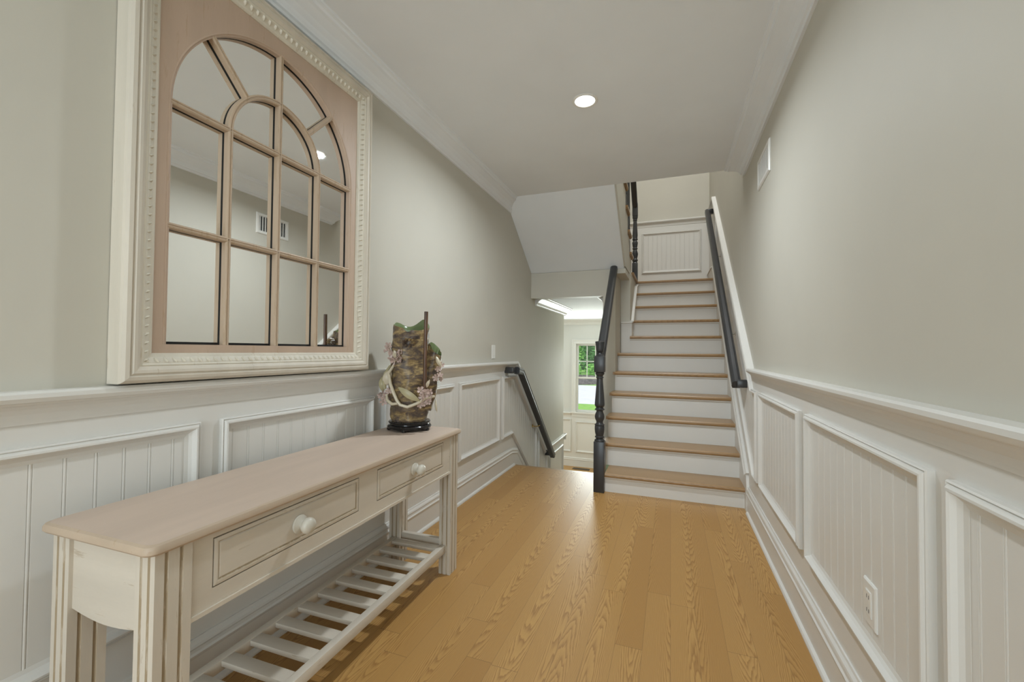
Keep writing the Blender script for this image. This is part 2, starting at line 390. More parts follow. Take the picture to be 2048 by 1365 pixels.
# wainscot: flat white field + beaded panels
def field(mb, polys, mp, o0, o1):
    for p in polys:
        n = len(p); vs = [mp(a, b_, o0) for a, b_ in p]+[mp(a, b_, o1) for a, b_ in p]
        mb.add(vs, [tuple(range(n)), tuple(range(2*n-1, n-1, -1))]+[(i, (i+1) % n, n+(i+1) % n, n+i) for i in range(n)])
def clip_h(poly, u):
    """v-range of a convex-ish polygon at abscissa u"""
    vs = []
    for i in range(len(poly)):
        (a, b_), (c_, d) = poly[i], poly[(i+1) % len(poly)]
        if (a-u)*(c_-u) <= 0 and a != c_: vs.append(b_+(d-b_)*(u-a)/(c_-a))
    return (min(vs), max(vs)) if len(vs) >= 2 else None
def beads(mb, poly, mp, base=.0062, pitch=.0617, d=.0016):
    us = [p[0] for p in poly]; u0, u1 = min(us), max(us)
    cols = []; u = math.ceil(u0/pitch)*pitch
    cols.append((u0+.0005, base))
    brk = sorted(set(p[0] for p in poly))
    while u < u1:
        for du, o in ((-.0046, base), (-.0036, base-d), (-.0026, base), (0, base+.0006), (.0026, base), (.0036, base-d), (.0046, base)):
            if u0 < u+du < u1: cols.append((u+du, o))
        u += pitch
    for k in brk[1:-1]: cols.append((k, base))
    cols.append((u1-.0005, base)); cols.sort()
    vs = []; ok = []
    for (uu, o) in cols:
        r = clip_h(poly, uu)
        if r is None: continue
        vs += [mp(uu, r[0], o), mp(uu, r[1], o)]
    n = len(vs)//2
    mb.add(vs, [(2*i, 2*i+1, 2*i+3, 2*i+2) for i in range(n-1)])
def rect(u0, u1, v0, v1): return [(u0, v0), (u1, v0), (u1, v1), (u0, v1)]
def ccw(p):
    a = sum(p[i][0]*p[(i+1) % len(p)][1]-p[(i+1) % len(p)][0]*p[i][1] for i in range(len(p)))
    return p if a > 0 else p[::-1]
def inset_frame(mb, poly, mp): mb.sweep(ccw(poly), [(-o, h) for o, h in P_PANEL], mp, closed=True)
def wainscot(side, mp, outer, panels, label, pl):
    mb = MB(); field(mb, outer, mp, 0, .0045); trim(mb, label)
    for p, lb in zip(panels, pl):
        q = MB(); inset_frame(q, p, mp); beads(q, ccw(p), mp); trim(q, lb)
PT, PB = .862, .300
lp = [rect(-1.52, -.74, PB, PT), rect(-.67, .095, PB, PT), rect(.165, .938, PB, PT), rect(1.006, 1.79, PB, PT), rect(1.86, 2.645, PB, PT), rect(2.724, 3.486, PB, PT),
      [(3.56, PB), (3.82, PB), (4.60, PB-.78*LS), (4.60, PT-.70*LS), (3.90, PT), (3.56, PT)],
      [(4.68, PB-.86*LS), (4.74, PB-.92*LS), (4.98, FZ+.31), (5.05, FZ+.31), (5.05, PT-1.15*LS), (4.68, PT-.78*LS)],
      rect(5.16, 5.86, FZ+.31, -.20)]
wainscot('left', left, [rect(YB, 3.90, 0, RAIL_Z-.03), [(3.90, -.05), (5.1, FZ), (5.94, FZ), (5.94, -.08), (5.10, -.08), (3.90, RAIL_Z-.03)]], lp,
         'white painted wainscot field of the left wall', ['white beaded panel with moulded frame, %s' % s for s in
         ('left wall far behind', 'left wall behind the camera', 'left wall left of the table end', 'left wall above the table middle', 'left wall behind the vase and table end', 'left wall under the light switch', 'left wall raked beside the lower handrail', 'left wall at the foot of the lower handrail', 'foot of the way down')])
q = MB(); field(q, [rect(XL-.12, XL+.006, FZ, -.08)], lambda u, v, o: (u, 5.94+o, v), 0, .012); trim(q, 'white wainscot end return at the foot of the way down')
SS = RISE/RUN
rp = [rect(-1.57, -.74, PB, PT), rect(-.67, .16, PB, PT), rect(.23, 1.055, PB, PT), rect(1.12, 1.968, PB, PT), rect(2.056, 2.89, PB, PT),
      [(2.985, PB), (3.10, PB), (5.45, PB+.79*2.35), (5.45, PT+.79*2.29), (3.16, PT), (2.985, PT)]]
wainscot('right', right, [rect(YB, 3.16, 0, RAIL_Z-.03), [(3.16, 0), (3.5, 0), (YBACK, 2.0), (YBACK, 2.95), (5.70, 2.97), (3.16, RAIL_Z-.03)]], rp,
         'white painted wainscot field of the right wall', ['white beaded panel with moulded frame, %s' % s for s in
         ('right wall far behind', 'right wall behind the camera', 'right wall nearest the camera', 'right wall around the outlet', 'right wall second from the stairs', 'right wall raked along the stairs')])
wainscot('back', backw(YBACK), [rect(XL, XR, ZLAND, 2.98)], [rect(-.40, .405, 2.24, 2.84), rect(-1.33, -.50, 2.24, 2.84)],
         'white painted wainscot field of the landing wall', ['white framed panel on the landing end wall', 'white framed panel on the landing end wall over the upper flight'])
# baseboards
b_ = MB(); b_.sweep([(YB, 0), (3.80, 0), (3.90, -.02), (5.06, -.02-LS*1.16)], P_BASE, left); b_.sweep([(YB, 0), (3.87, 0)], P_SHOE, left)
struct(b_, 'baseboard_left', M_TRIM, 'tall white stepped baseboard of the left wall', 'baseboard', smooth_angle=28)
b_ = MB(); b_.sweep([(YB, 0), (3.33, 0)], P_BASE, right); b_.sweep([(YB, 0), (3.30, 0)], P_SHOE, right)
struct(b_, 'baseboard_right', M_TRIM, 'tall white stepped baseboard of the right wall', 'baseboard', smooth_angle=28)
b_ = MB(); b_.sweep([(-4.0, FZ), (-.66, FZ)], P_BASE, backw(FW)); b_.sweep([(XL+.02, FZ), (5.08, FZ)][::-1] if False else [(5.08, FZ), (5.94, FZ)], P_BASE, left)
struct(b_, 'baseboard_foyer', M_TRIM, 'white baseboard of the lower foyer', 'baseboard', smooth_angle=28)
# crowns
t = MB(); t.sweep([(YB, ZC), (3.80, ZC)], P_CROWN, left); trim(t, 'white stepped crown moulding along the left wall', M_CEIL)
t = MB()
kR = len(P_CROWNR); vs = []
for Y, rt in ((YB, 0), (YE, 1)):
    for h, o in P_CROWNR: vs.append((XR-o, Y+(-(.147*.85-o*1.0) if rt else 0), ZC+h))
t.add(vs, [(a, (a+1) % kR, kR+(a+1) % kR, kR+a) for a in range(kR)]+[tuple(range(kR))[::-1], tuple(kR+a for a in range(kR))])
trim(t, 'white stepped crown moulding along the right wall', M_CEIL)
t = MB(); t.sweep([(4.56, FC), (5.94+.06, FC)], P_CROWN, left); t.sweep([(-4.0, FC), (-.66, FC)], P_CROWN, backw(FW))
t.sweep([(YH+.13, FC), (FW, FC)], P_CROWN, lambda y, z, o: (-.65-o, y, z))
trim(t, 'white crown moulding of the lower foyer')
t = MB(); t.sweep([(-4.0, -.075), (WX0-.085, -.075)], P_RAIL, backw(FW)); t.sweep([(WX1+.085, -.075), (-.66, -.075)], P_RAIL, backw(FW))
field(t, [rect(-4.0, -.66, FZ, -.10)], backw(FW), 0, .005)
inset_frame(t, rect(-1.70, -.98, FZ+.27, -.24), backw(FW)); inset_frame(t, rect(-2.7, -1.78, FZ+.27, -.20), backw(FW))
trim(t, 'white chair rail and panelling under the foyer window')

# ------------------------------------------------------------------ main staircase
XT0, XT1 = -.52, XR-.021
stair = thing('staircase', 'main oak and white staircase climbing from the hall to the landing', 'staircase', (0, R1, 0))
def nose_poly(y0, y1, z, th=.03):
    """tread section with a rounded front at y0"""
    return [(y1, z), (y1, z-th), (y0+.008, z-th), (y0+.002, z-th+.005), (y0, z-th/2), (y0+.002, z-.006), (y0+.009, z)]
for k in range(11):
    yr = R1+RUN*k; z = FIRST+RISE*k; z0 = 0 if k == 0 else z-RISE
    xl = XT0+.012 if k < 6 else -.42
    MB().box(xl, XT1, yr, yr+.02, z0, z-.03).build('riser', M_TRIM, stair)
    tm = MB()
    y1 = yr+RUN+.001 if k < 10 else yr+.09
    if k < 6:
        xa = -.482 if k == 0 else XT0-.004
        tm.prism(nose_poly(yr-.027, y1, z), xa, XT1)
        if k > 0: tm.box(XT0-.022, XT0-.004, yr-.022, y1-.02, z-.028, z-.002)
    else: tm.prism(nose_poly(yr-.027, y1, z), xl, XT1)
    tm.build('tread', M_TREAD, stair)
    cv = MB(); cv.prism([(yr, z-.03), (yr-.014, z-.03), (yr-.012, z-.04), (yr-.004, z-.048), (yr, z-.048)], xl, XT1); cv.build('cove_strip', M_TRIM, stair)
# stringers
mb = MB(); mb.prism([(R1+.01, 0), (R1+.01, FIRST-.04)] + [p for k in range(1, 6) for p in ((R1+RUN*k+.004, FIRST-.031+RISE*(k-1)), (R1+RUN*k+.004, FIRST-.031+RISE*k))] + [(4.878, FIRST-.031+RISE*5), (4.878, FZ), (LEDGE, FZ), (LEDGE, 0)], XT0-.003, XT0+.0125)
mb.build('stringer', M_TRIM, stair)
def SKIRT(mb): trim(mb, 'white skirt board along the treads of the main stairs')
def zn(y): return FIRST+SS*(y-(R1-.027))
mb = MB(); sk = [(3.33, 0), (R1+.3, 0), (5.95, zn(5.95)-.35), (YBACK, ZLAND-.05), (YBACK, ZLAND+.175), (6.0, ZLAND+.175), (5.80, zn(5.80)+.135), (3.36, zn(3.36)+.135), (3.33, .175)]
field(mb, [sk], right, 0, .0215)
mb.sweep([(3.33, .155), (3.36, zn(3.36)+.12), (5.80, zn(5.80)+.12), (6.0, ZLAND+.16), (YBACK, ZLAND+.16)][1:], [(0, 0), (0, .030), (.006, .034), (.012, .030), (.020, .024), (.028, .022), (.028, 0)], right)
SKIRT(mb)
mb = MB()
innr = lambda y, z, out: (-.42+out, y, z)
field(mb, [[(4.88, zn(4.88)-.2), (4.88, 1.42), (5.0, 1.43), (5.55, zn(5.55)+.10), (5.79, ZLAND-.05), (5.79, zn(5.79)-.3)]], innr, 0, .018)
mb.sweep([(4.87, 1.42), (5.0, 1.43), (5.52, zn(5.52)+.09), (5.70, ZLAND-.07), (5.79, ZLAND-.06)], [(0, 0), (0, .026), (.008, .030), (.016, .024), (.022, 0)], innr)
stubf = lambda x, z, out: (x, 4.88-out, z)
field(mb, [rect(-.515, -.403, FIRST+RISE*5, 1.42)], stubf, 0, .014)
mb.sweep([(-.515, 1.425), (-.40, 1.425)], [(-.045, 0), (-.045, .018), (-.02, .02), (-.012, .03), (0, .03), (0, 0)], stubf)
SKIRT(mb)

# landing + upper flight
land = thing('landing', 'oak nosed stair landing at the top of the main flight', 'landing', (0, 5.8, ZLAND))
mb = MB(); mb.box(-.419, XR-.001, R1+RUN*10+.091, YBACK-.001, ZLAND-.2, ZLAND); mb.box(XL+.001, -.66, 5.12, YBACK-.001, FC+.021, ZLAND-.03); mb.box(-.66, -.435, 5.81, YBACK-.001, ZLAND-.25, ZLAND-.03)
mb.build('landing_deck', M_TREAD, land)
mb = MB(); mb.box(XL+.001, -.431, 5.12, YBACK-.001, ZLAND-.0295, ZLAND-.001); mb.prism([(-.43, ZLAND), (-.43, ZLAND-.03), (-.402, ZLAND-.03), (-.397, ZLAND-.022), (-.396, ZLAND-.012), (-.402, ZLAND)], 5.10, R1+RUN*10-.02, 'y')
mb.build('landing_nosing', M_TREAD, land)
U0 = 5.10; URUN = .23
up = thing('staircase', 'upper flight rising back over the way down, white underside in view', 'staircase', (-.9, YH, ZH1))
SX = -.444
mb = MB()
prof = [(YE, ZC), (YH, ZH1), (U0+.02, ZH1+.03), (U0+.02, ZLAND-.031)]
st = [(U0, ZLAND-.031)]
for k in range(4): st += [(U0-URUN*k, ZLAND+RISE*(k+1)-.03), (U0-URUN*(k+1), ZLAND+RISE*(k+1)-.03)]
st += [(YE, ZLAND+RISE*4-.03)]
prof += st
mb.prism(prof, XL+.001, SX)
mb.build('soffit_body', M_CEIL, up)
mb = MB(); mb.prism([(YE+.01, ZC+.004), (YH-.012, ZH1+.02), (U0, ZH1+.03)]+st[:-1]+[(YE+.01, ZLAND+RISE*4-.03)], SX, SX+.016)
mb.build('stringer', M_WALL, up)
for k in range(1, 5):
    z = ZLAND+RISE*k; ya = U0-URUN*(k-1)+.027; yb = U0-URUN*k
    mb = MB(); mb.prism([(yb, z), (yb, z-.03), (ya-.008, z-.03), (ya, z-.016), (ya-.008, z)], XL+.002, SX+.016)
    mb.box(SX+.016, SX+.040, yb-.012, ya, z-.028, z-.002); mb.box(SX+.016, SX+.032, yb-.006, ya-.006, z-.04, z-.028)
    mb.build('tread', M_TREAD, up)
# lower flight
dn = thing('staircase', 'short flight down from the hall floor edge to the foyer', 'staircase', (-.95, LEDGE, FZ))
LR = -FZ/6; LRUN = .205
for k in range(6):
    yr = LEDGE+LRUN*k; z1 = -LR*k
    MB().box(XL+.022, XT0-.001, yr-.001, yr+.018, z1-LR, z1-.03).build('riser', M_TRIM, dn)
    if k < 5: MB().prism([(yr, z1-LR), (yr, z1-LR-.03), (yr+LRUN+.018, z1-LR-.03), (yr+LRUN+.025, z1-LR-.015), (yr+LRUN+.018, z1-LR)], XL+.022, XT0-.001).build('tread', M_TREAD, dn)

# ------------------------------------------------------------------ newels, balusters, handrails
def turned(mb, c, z0, pts, n=28):
    mb.lathe((c[0], c[1], z0), pts, n)
P_HR = [(-.030, -.020), (-.030, .020), (-.012, .026), (.004, .024), (.014, .026), (.024, .020), (.030, .010), (.030, -.010), (.024, -.020), (.014, -.026), (.004, -.024), (-.012, -.026)]
nx, ny = -.524, 3.405
rail1 = thing('stair_railing', 'black newel post at the foot of the stairs with its short sloping handrail', 'railing', (nx, ny, 0))
mb = MB(); mb.box(nx-.041, nx+.041, ny-.041, ny+.041, 0, .392); newel = mb.build('newel_post', M_BLACK, rail1, bevel=.004)
mb = MB()
turned(mb, (nx, ny), .392, [(.040, 0), (.040, .008), (.036, .013), (.028, .018), (.027, .022), (.036, .030), (.037, .036), (.030, .042), (.031, .048),
  (.036, .070), (.0385, .095), (.038, .115), (.035, .122), (.039, .126), (.039, .131), (.030, .137), (.026, .146), (.027, .156), (.036, .176), (.038, .192), (.035, .210),
  (.026, .232), (.025, .238), (.038, .246), (.039, .251), (.030, .258), (.028, .266), (.036, .274), (.039, .286), (.0385, .300), (.033, .37), (.028, .43), (.0245, .478), (.0245, .492),
  (.030, .497), (.030, .503), (.024, .508), (.026, .516), (.035, .526), (.036, .534), (.030, .540)])
mb.build('turned_shaft', M_BLACK, newel)
mb = MB(); zb = .932; mb.box(nx-.041, nx+.041, ny-.041, ny+.041, zb, zb+.13); mb.build('newel_block', M_BLACK, newel, bevel=.009)
mb = MB(); turned(mb, (nx, ny), zb+.13, [(.036, 0), (.026, .010), (.019, .017), (.017, .026), (.024, .032), (.028, .036), (.031, .050), (.0325, .075), (.034, .095), (.037, .106), (.037, .112), (.032, .115), (.028, .110), (.020, .116), (.004, .120)])
mb.build('urn_finial', M_BLACK, newel)
SL1 = .78
mb = MB(); rx = lambda y, z, o: (nx+o, y, z)
y0, z0 = ny+.035, 1.05
mb.sweep([(y0, z0), (4.412, z0+.925*(4.412-y0))], [(a*1.15, b*1.35) for a, b in P_HR], lambda y, z, o: (nx-.016*(y-y0)/(4.41-y0)+o, y, z)); mb.build('handrail', M_BLACK, rail1)

# upper railing
ux, uy = -.440, 5.79
rail2 = thing('stair_railing', 'black turned railing of the upper flight, seen edge-on above the landing corner', 'railing', (ux, uy, ZLAND))
mb = MB(); mb.box(ux-.034, ux+.034, uy-.034, uy+.034, ZLAND, ZLAND+.24); n2 = mb.build('newel_post', M_BLACK, rail2, bevel=.004)
mb = MB(); turned(mb, (ux, uy), ZLAND+.24, [(.036, 0), (.030, .012), (.024, .02), (.036, .03), (.036, .045), (.028, .06), (.034, .09), (.038, .12), (.030, .16), (.024, .18), (.036, .19), (.026, .205), (.032, .23), (.037, .27), (.024, .30), (.036, .31), (.030, .33), (.034, .37), (.028, .47), (.022, .56), (.030, .565), (.024, .575), (.034, .60), (.034, .62)])
mb.build('turned_shaft', M_BLACK, n2)
mb = MB(); mb.box(ux-.034, ux+.034, uy-.034, uy+.034, ZLAND+.86, ZLAND+1.04); mb.build('newel_block', M_BLACK, n2, bevel=.008)
rx2 = lambda y, z, o: (ux+o, y, z)
hz = ZLAND+.97
def hrz(y): return hz+.815*(uy-y)
mb = MB(); mb.sweep([(uy-.03, hrz(uy-.03)), (3.9, hrz(3.9))], [(b0*1.1, a0*1.3) for b0, a0 in P_HR], rx2); mb.build('handrail', M_BLACK, rail2)
for k in range(1, 5):
    zt = ZLAND+RISE*k
    for dy in (.07, .185):
        yb = U0-URUN*(k-1)-dy; hh = hrz(yb)-.03-zt
        mb = MB(); bx = ux-.012; q = .016
        mb.box(bx-q, bx+q, yb-q, yb+q, zt, zt+.17)
        mb.lathe((bx, yb, zt+.17), [(.015, 0), (.010, .010), (.015, .022), (.010, .034), (.013, .06), (.016, .09), (.010, .12), (.015, .132), (.012, .15), (.014, .18), (.012, .30), (.009, hh-.17-.22), (.014, hh-.17-.21), (.010, hh-.17-.20)], 16)
        mb.box(bx-q, bx+q, yb-q, yb+q, zt+hh-.22, zt+hh)
        mb.build('baluster', M_BLACK, rail2)

# wall handrails
def wall_rail(label, x, pts, ret, brs, mat_br, mp):
    P_HW = [(a*1.08, b*1.18) for a, b in P_HR]
    root = thing('handrail', label, 'handrail', (x, pts[0][0], pts[0][1]))
    mb = MB(); mb.sweep(pts, P_HW, lambda y, z, o: (x+o, y, z))
    mb.build('rail', M_BLACK, root)
    for (y, z, dy) in ret:
        mb = MB(); x0, x1 = sorted((x, mp(0, 0, .001)[0])); mb.box(x0, x1, y-.032, y+.032, z-.028, z+.028); mb.build('return_end', M_BLACK, root, bevel=.008)
    for (y, z) in brs:
        mb = MB(); wx = mp(0, 0, .004)[0]; s = 1 if x > wx else -1
        mb.lathe((wx, y, z-.055), [(.022, 0), (.022, .004), (.012, .007)], 16, axis=(s, 0, 0))
        mb.tube([(wx, y, z-.055), (wx+s*.03, y, z-.062), ((x+wx)/2+s*.012, y, z-.058), (x, y, z-.045), (x, y, z-.026)], .006, 8)
        mb.build('bracket', mat_br, root)
    return root
hx = -1.335
wall_rail('black handrail sloping down the left wall toward the foyer', hx, [(3.72, .915), (3.84, .90), (5.04, .90-LS*1.20)], [(3.66, .918, 0), (5.01, .90-LS*1.16, 0)], [(4.48, .90-LS*.64)], M_BRASS, left)
def rz(y): return .878+.800*(y-3.41)
wall_rail('black handrail on the right wall climbing beside the stairs', XR-.072, [(3.40, rz(3.40)), (5.93, rz(5.93))], [(3.41, rz(3.41), 0), (5.92, rz(5.92), 0)], [(3.95, rz(3.95)), (5.05, rz(5.05))], M_NICKEL, right)

# ------------------------------------------------------------------ recessed lights
def can(loc, label, en, col=(.87, .945, 1.0)):
    t = thing('recessed_light', label, 'ceiling light', loc)
    mb = MB(); mb.lathe((loc[0], loc[1], loc[2]), [(.070, 0), (.072, -.003), (.066, -.007), (.056, -.006), (.054, -.001)], 40, cap=False); mb.build('trim_ring', M_PLAST, t)
    mb = MB(); mb.lathe((loc[0], loc[1], loc[2]-.0015), [(.0, -.004), (.03, -.0035), (.055, -.001)], 40, cap=False); mb.build('lens', M_LENS, t)
    lamp('ceiling_lamp', 'AREA', (loc[0], loc[1], loc[2]-.012), en, col, shape='DISK', size=.11, spread=radians(160))
    return t
can((-.45, 2.343, ZC), 'lit round recessed light in the hall ceiling before the stairs', 20.5)
can((-.45, -.35, ZC), 'lit round recessed light in the hall ceiling, above and behind the camera', 5)
can((-2.7, 6.9, FC), 'added unseen recessed light brightening the foyer', 6)  # added out of view to brighten the foyer

# ------------------------------------------------------------------ wall plates and vent
vg = thing('vent_grille', 'white air vent grille high on the right wall', 'vent', (XR, 2.81, 2.185))
mb = MB(); mb.sweep(ccw(rect(2.645, 2.975, 2.095, 2.275)), [(0, 0), (0, .004), (.006, .010), (.024, .010), (.028, .002), (.028, 0)], right, closed=True); mb.build('frame', M_PLAST, vg)
mb = MB(); mb.box(XR-.0015, XR-.0005, 2.665, 2.955, 2.115, 2.255); mb.build('duct_opening', M_DARK, vg)
for i in range(11):
    y = 2.680+i*.026
    mb = MB(); mb.add([(XR-.008, y-.004, 2.117), (XR-.0016, y-.004, 2.117), (XR-.0016, y+.004, 2.117), (XR-.008, y+.004, 2.117), (XR-.008, y-.004, 2.253), (XR-.0016, y-.004, 2.253), (XR-.0016, y+.004, 2.253), (XR-.008, y+.004, 2.253)],
        [(0, 1, 2, 3), (7, 6, 5, 4), (0, 4, 5, 1), (1, 5, 6, 2), (2, 6, 7, 3), (3, 7, 4, 0)]); mb.build('louver', M_PLAST, vg)
def plate(name, label, cat, mp, y, z, w_, h_, outlet):
    p = mp(y, z, .0); t = thing(name, label, cat, p)
    o0 = .0062 if outlet else 0
    mb = MB(); mb.sweep(ccw(rect(y-w_/2, y+w_/2, z-h_/2, z+h_/2)), [(0, o0), (0, o0+.003), (.004, o0+.006), (w_/2-.0005, o0+.006), (w_/2-.0005, o0)], mp, closed=True); mb.build('cover_plate', M_PLAST, t)
    mb = MB(); mb.sweep(ccw(rect(y-.017, y+.017, z-.034, z+.034)), [(0, o0+.005), (0, o0+.0075), (.003, o0+.0085), (.0165, o0+.0085), (.0165, o0+.005)], mp, closed=True); body = mb.build('receptacle' if outlet else 'rocker', M_PLAST, t)
    if outlet:
        for dz in (-.018, .018):
            mb = MB()
            for dy in (-.006, .006):
                a = mp(y+dy-.001, z+dz-.005, o0+.0086); b2 = mp(y+dy+.001, z+dz+.005, o0+.0089)
                mb.box(min(a[0], b2[0]), max(a[0], b2[0]), a[1], b2[1], a[2], b2[2])
            mb.build('socket_slot', M_DARK, body)
    return t
plate('outlet', 'white electrical outlet in the beaded panel of the right wall', 'outlet', right, 1.42, .43, .075, .117, True)
plate('light_switch', 'white light switch plate on the left wall above the chair rail', 'switch', left, 3.37, 1.085, .072, .117, False)
fr_ = thing('floor_register', 'dark slotted floor register under the foyer window', 'vent', (-1.55, 7.93, FZ))
mb = MB(); mb.box(-1.72, -1.40, 7.87, 7.99, FZ, FZ+.006); mb.build('register_frame', M_BRONZE, fr_, bevel=.002)
mb = MB()
for i in range(14): mb.box(-1.70+i*.0215, -1.69+i*.0215, 7.885, 7.975, FZ+.006, FZ+.0066)
mb.build('register_slots', M_DARK, fr_)

# ------------------------------------------------------------------ mirror
MY0, MY1, MZ0, MZ1 = .698, 1.692, 1.0, 2.352
mir = thing('wall_mirror', 'large ivory and tan arched windowpane mirror hung above the console table', 'mirror', (XL, (MY0+MY1)/2, MZ0))
mb = MB(); mb.sweep(ccw(rect(MY0, MY1, MZ0, MZ1)), [(0, .002), (0, .050), (.003, .058), (.009, .064), (.018, .066), (.021, .062), (.024, .062), (.028, .066), (.036, .065), (.042, .060), (.046, .058), (.046, .002)], left, closed=True)
mb.build('outer_frame', M_FRAME, mir)
cb = MB(); cb.sweep(ccw(rect(MY0+.046, MY1-.046, MZ0+.046, MZ1-.046)), [(0, .002), (0, .0575), (.004, .059), (.008, .056), (.012, .055), (.026, .046), (.033, .044), (.037, .040), (.037, .002)], left, closed=True)
def leaf_row(p0, p1, nrm_):
    d = Vector(p1)-Vector(p0); n = int(d.length/.024); d.normalize()
    for i in range(n):
        c0 = Vector(p0)+d*((i+.5)*.024)
        # slanted carved leaf: six-sided bipyramid stretched across the strip
        a_ = (d*.45+Vector(nrm_)*.9).normalized()
        pts = []
        A = c0+Vector(nrm_)*.0095
        for sgn, rr, o in ((-1, .010, .050), (0, .0, .0), (1, .010, .050)):
            pass
        e0 = A-a_*.012; e1 = A+a_*.012; t_ = Vector((-a_.y, a_.x))*.0065
        vs = [left(e0.x, e0.y, .052), left((A+t_).x, (A+t_).y, .050), left(e1.x, e1.y, .044), left((A-t_).x, (A-t_).y, .047), left(A.x, A.y, .0605), left((A+a_*.007).x, (A+a_*.007).y, .055)]
        cb.add(vs, [(0, 1, 4), (1, 2, 5), (1, 5, 4), (2, 3, 5), (3, 4, 5), (3, 0, 4)], 0, True)
q0, q1, r0, r1 = MY0+.052, MY1-.052, MZ0+.052, MZ1-.052
leaf_row((q0, r0), (q0, r1), (1, 0)); leaf_row((q1, r1), (q1, r0), (-1, 0)); leaf_row((q1, r0), (q0, r0), (0, 1)); leaf_row((q0, r1), (q1, r1), (0, -1))
cb.build('carved_border', M_CARVE, mir, smooth_angle=60)
I0, I1, K0, K1 = MY0+.083, MY1-.083, MZ0+.083, MZ1-.083
cy_ = (MY0+MY1)/2; RO = .385; SPR = 1.835; ZB = K0+.026
# sash panel with arched opening
inner = [(cy_-RO, ZB), (cy_-RO, SPR)]; outer = [(I0, ZB), (I0, SPR)]
NA = 48; ca = atan2(K1-SPR, I1-cy_)
angs = sorted(set([pi-pi*i/NA for i in range(NA+1)]+[ca, pi-ca]), reverse=True)
for a in angs[1:-1]:
    inner.append((cy_+RO*cos(a), SPR+RO*sin(a)))
    tt = min(abs((I1-cy_)/cos(a)) if abs(cos(a)) > 1e-6 else 9, (K1-SPR)/sin(a)); outer.append((cy_+tt*cos(a), SPR+tt*sin(a)))
inner += [(cy_+RO, SPR), (cy_+RO, ZB)]; outer += [(I1, SPR), (I1, ZB)]
mb = MB(); n = len(inner); O0, O1 = .014, .036
vs = [left(*p, O1) for p in inner]+[left(*p, O1) for p in outer]+[left(*p, O0) for p in inner]+[left(*p, O0) for p in outer]
fs = []
for i in range(n-1): fs += [(i, i+1, n+i+1, n+i), (i, 2*n+i, 2*n+i+1, i+1), (2*n+i, 3*n+i, 3*n+i+1, 2*n+i+1), (n+i, n+i+1, 3*n+i+1, 3*n+i)]
mb.add(vs, fs); bx0 = left(0, 0, O0)[0]; bx1 = left(0, 0, O1)[0]
mb.box(bx0, bx1, I0, I1, K0, ZB)
sash = mb.build('arched_sash', M_TAN, mir)
mb = MB(); mb.box(XL+.006, XL+.0085, I0, I1, K0, K1); mb.build('mirror_glass', M_MIRROR, mir)
PM = [(-.009, .0135), (-.009, .032), (-.006, .035), (-.003, .036), (-.0015, .0335), (.0015, .0335), (.003, .036), (.006, .035), (.009, .032), (.009, .0135)]
PK = [(-.0085, .0086), (-.0085, .0134), (.0085, .0134), (.0085, .0086)]
def muntin(path, trim_=None):
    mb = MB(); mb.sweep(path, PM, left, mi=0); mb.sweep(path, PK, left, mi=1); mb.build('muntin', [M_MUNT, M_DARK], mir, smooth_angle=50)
RI = RO/2; B1 = 1.462
for yy, zt in ((cy_-RI, SPR), (cy_, SPR+RO), (cy_+RI, SPR)): muntin([(yy, ZB), (yy, zt)])
for zz in (B1, SPR): muntin([(cy_-RO, zz), (cy_+RO, zz)])
muntin([(cy_+RI*cos(pi-pi*i/32), SPR+RI*sin(pi-pi*i/32)) for i in range(33)])
for s in (-1, 1):
    a = pi/2+s*radians(43); muntin([(cy_+RI*cos(a), SPR+RI*sin(a)), (cy_+RO*cos(a), SPR+RO*sin(a))])
# dark rebate and bead round the arched opening
path = [(cy_+RO, ZB), (cy_+RO, SPR)]+[(cy_+RO*cos(pi*i/48), SPR+RO*sin(pi*i/48)) for i in range(1, 48)]+[(cy_-RO, SPR), (cy_-RO, ZB)]
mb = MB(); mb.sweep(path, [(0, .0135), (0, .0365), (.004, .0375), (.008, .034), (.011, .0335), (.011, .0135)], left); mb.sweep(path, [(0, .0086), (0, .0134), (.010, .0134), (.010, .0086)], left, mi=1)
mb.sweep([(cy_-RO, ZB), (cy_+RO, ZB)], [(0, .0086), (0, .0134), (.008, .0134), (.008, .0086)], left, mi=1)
mb.build('glazing_bead', [M_TAN, M_DARK], mir, smooth_angle=50)

# ------------------------------------------------------------------ console table
TX0, TX1, TY0, TY1, TZ = -1.360, -.981, .545, 1.960, .70
tab = thing('console_table', 'long cream distressed console table with pinkish top below the mirror', 'table', ((TX0+TX1)/2, (TY0+TY1)/2, 0))
def rounded(x0, x1, y0, y1, r, n=6):
    p = []
    for cx, cy, a0 in ((x1-r, y1-r, 0), (x0+r, y1-r, pi/2), (x0+r, y0+r, pi), (x1-r, y0+r, 1.5*pi)):
        p += [(cx+r*cos(a0+pi/2*i/n), cy+r*sin(a0+pi/2*i/n)) for i in range(n+1)]
    return p
mb = MB(); prs = rounded(TX0, TX1, TY0, TY1, .022)
def ringz(off, z): 
    cxm, cym = (TX0+TX1)/2, (TY0+TY1)/2
    return [(x-math.copysign(off, x-cxm), y-math.copysign(off, y-cym), z) for x, y in prs]
lv = [ringz(.004, TZ-.022), ringz(.0, TZ-.017), ringz(0, TZ-.009), ringz(.003, TZ-.003), ringz(.009, TZ)]
n = len(prs); vs = [p for r in lv for p in r]
mb.add(vs, [(i*n+k, i*n+(k+1) % n, (i+1)*n+(k+1) % n, (i+1)*n+k) for i in range(4) for k in range(n)], 1, True)
mb.add(lv[0], [tuple(range(n))[::-1]]); mb.add(lv[4], [tuple(range(n))])
mb.build('tabletop', [M_TANY, M_TANE], tab)
LX0, LX1, LY0, LY1, LG, LGX = -1.344, -.996, .566, 1.938, .074, .060
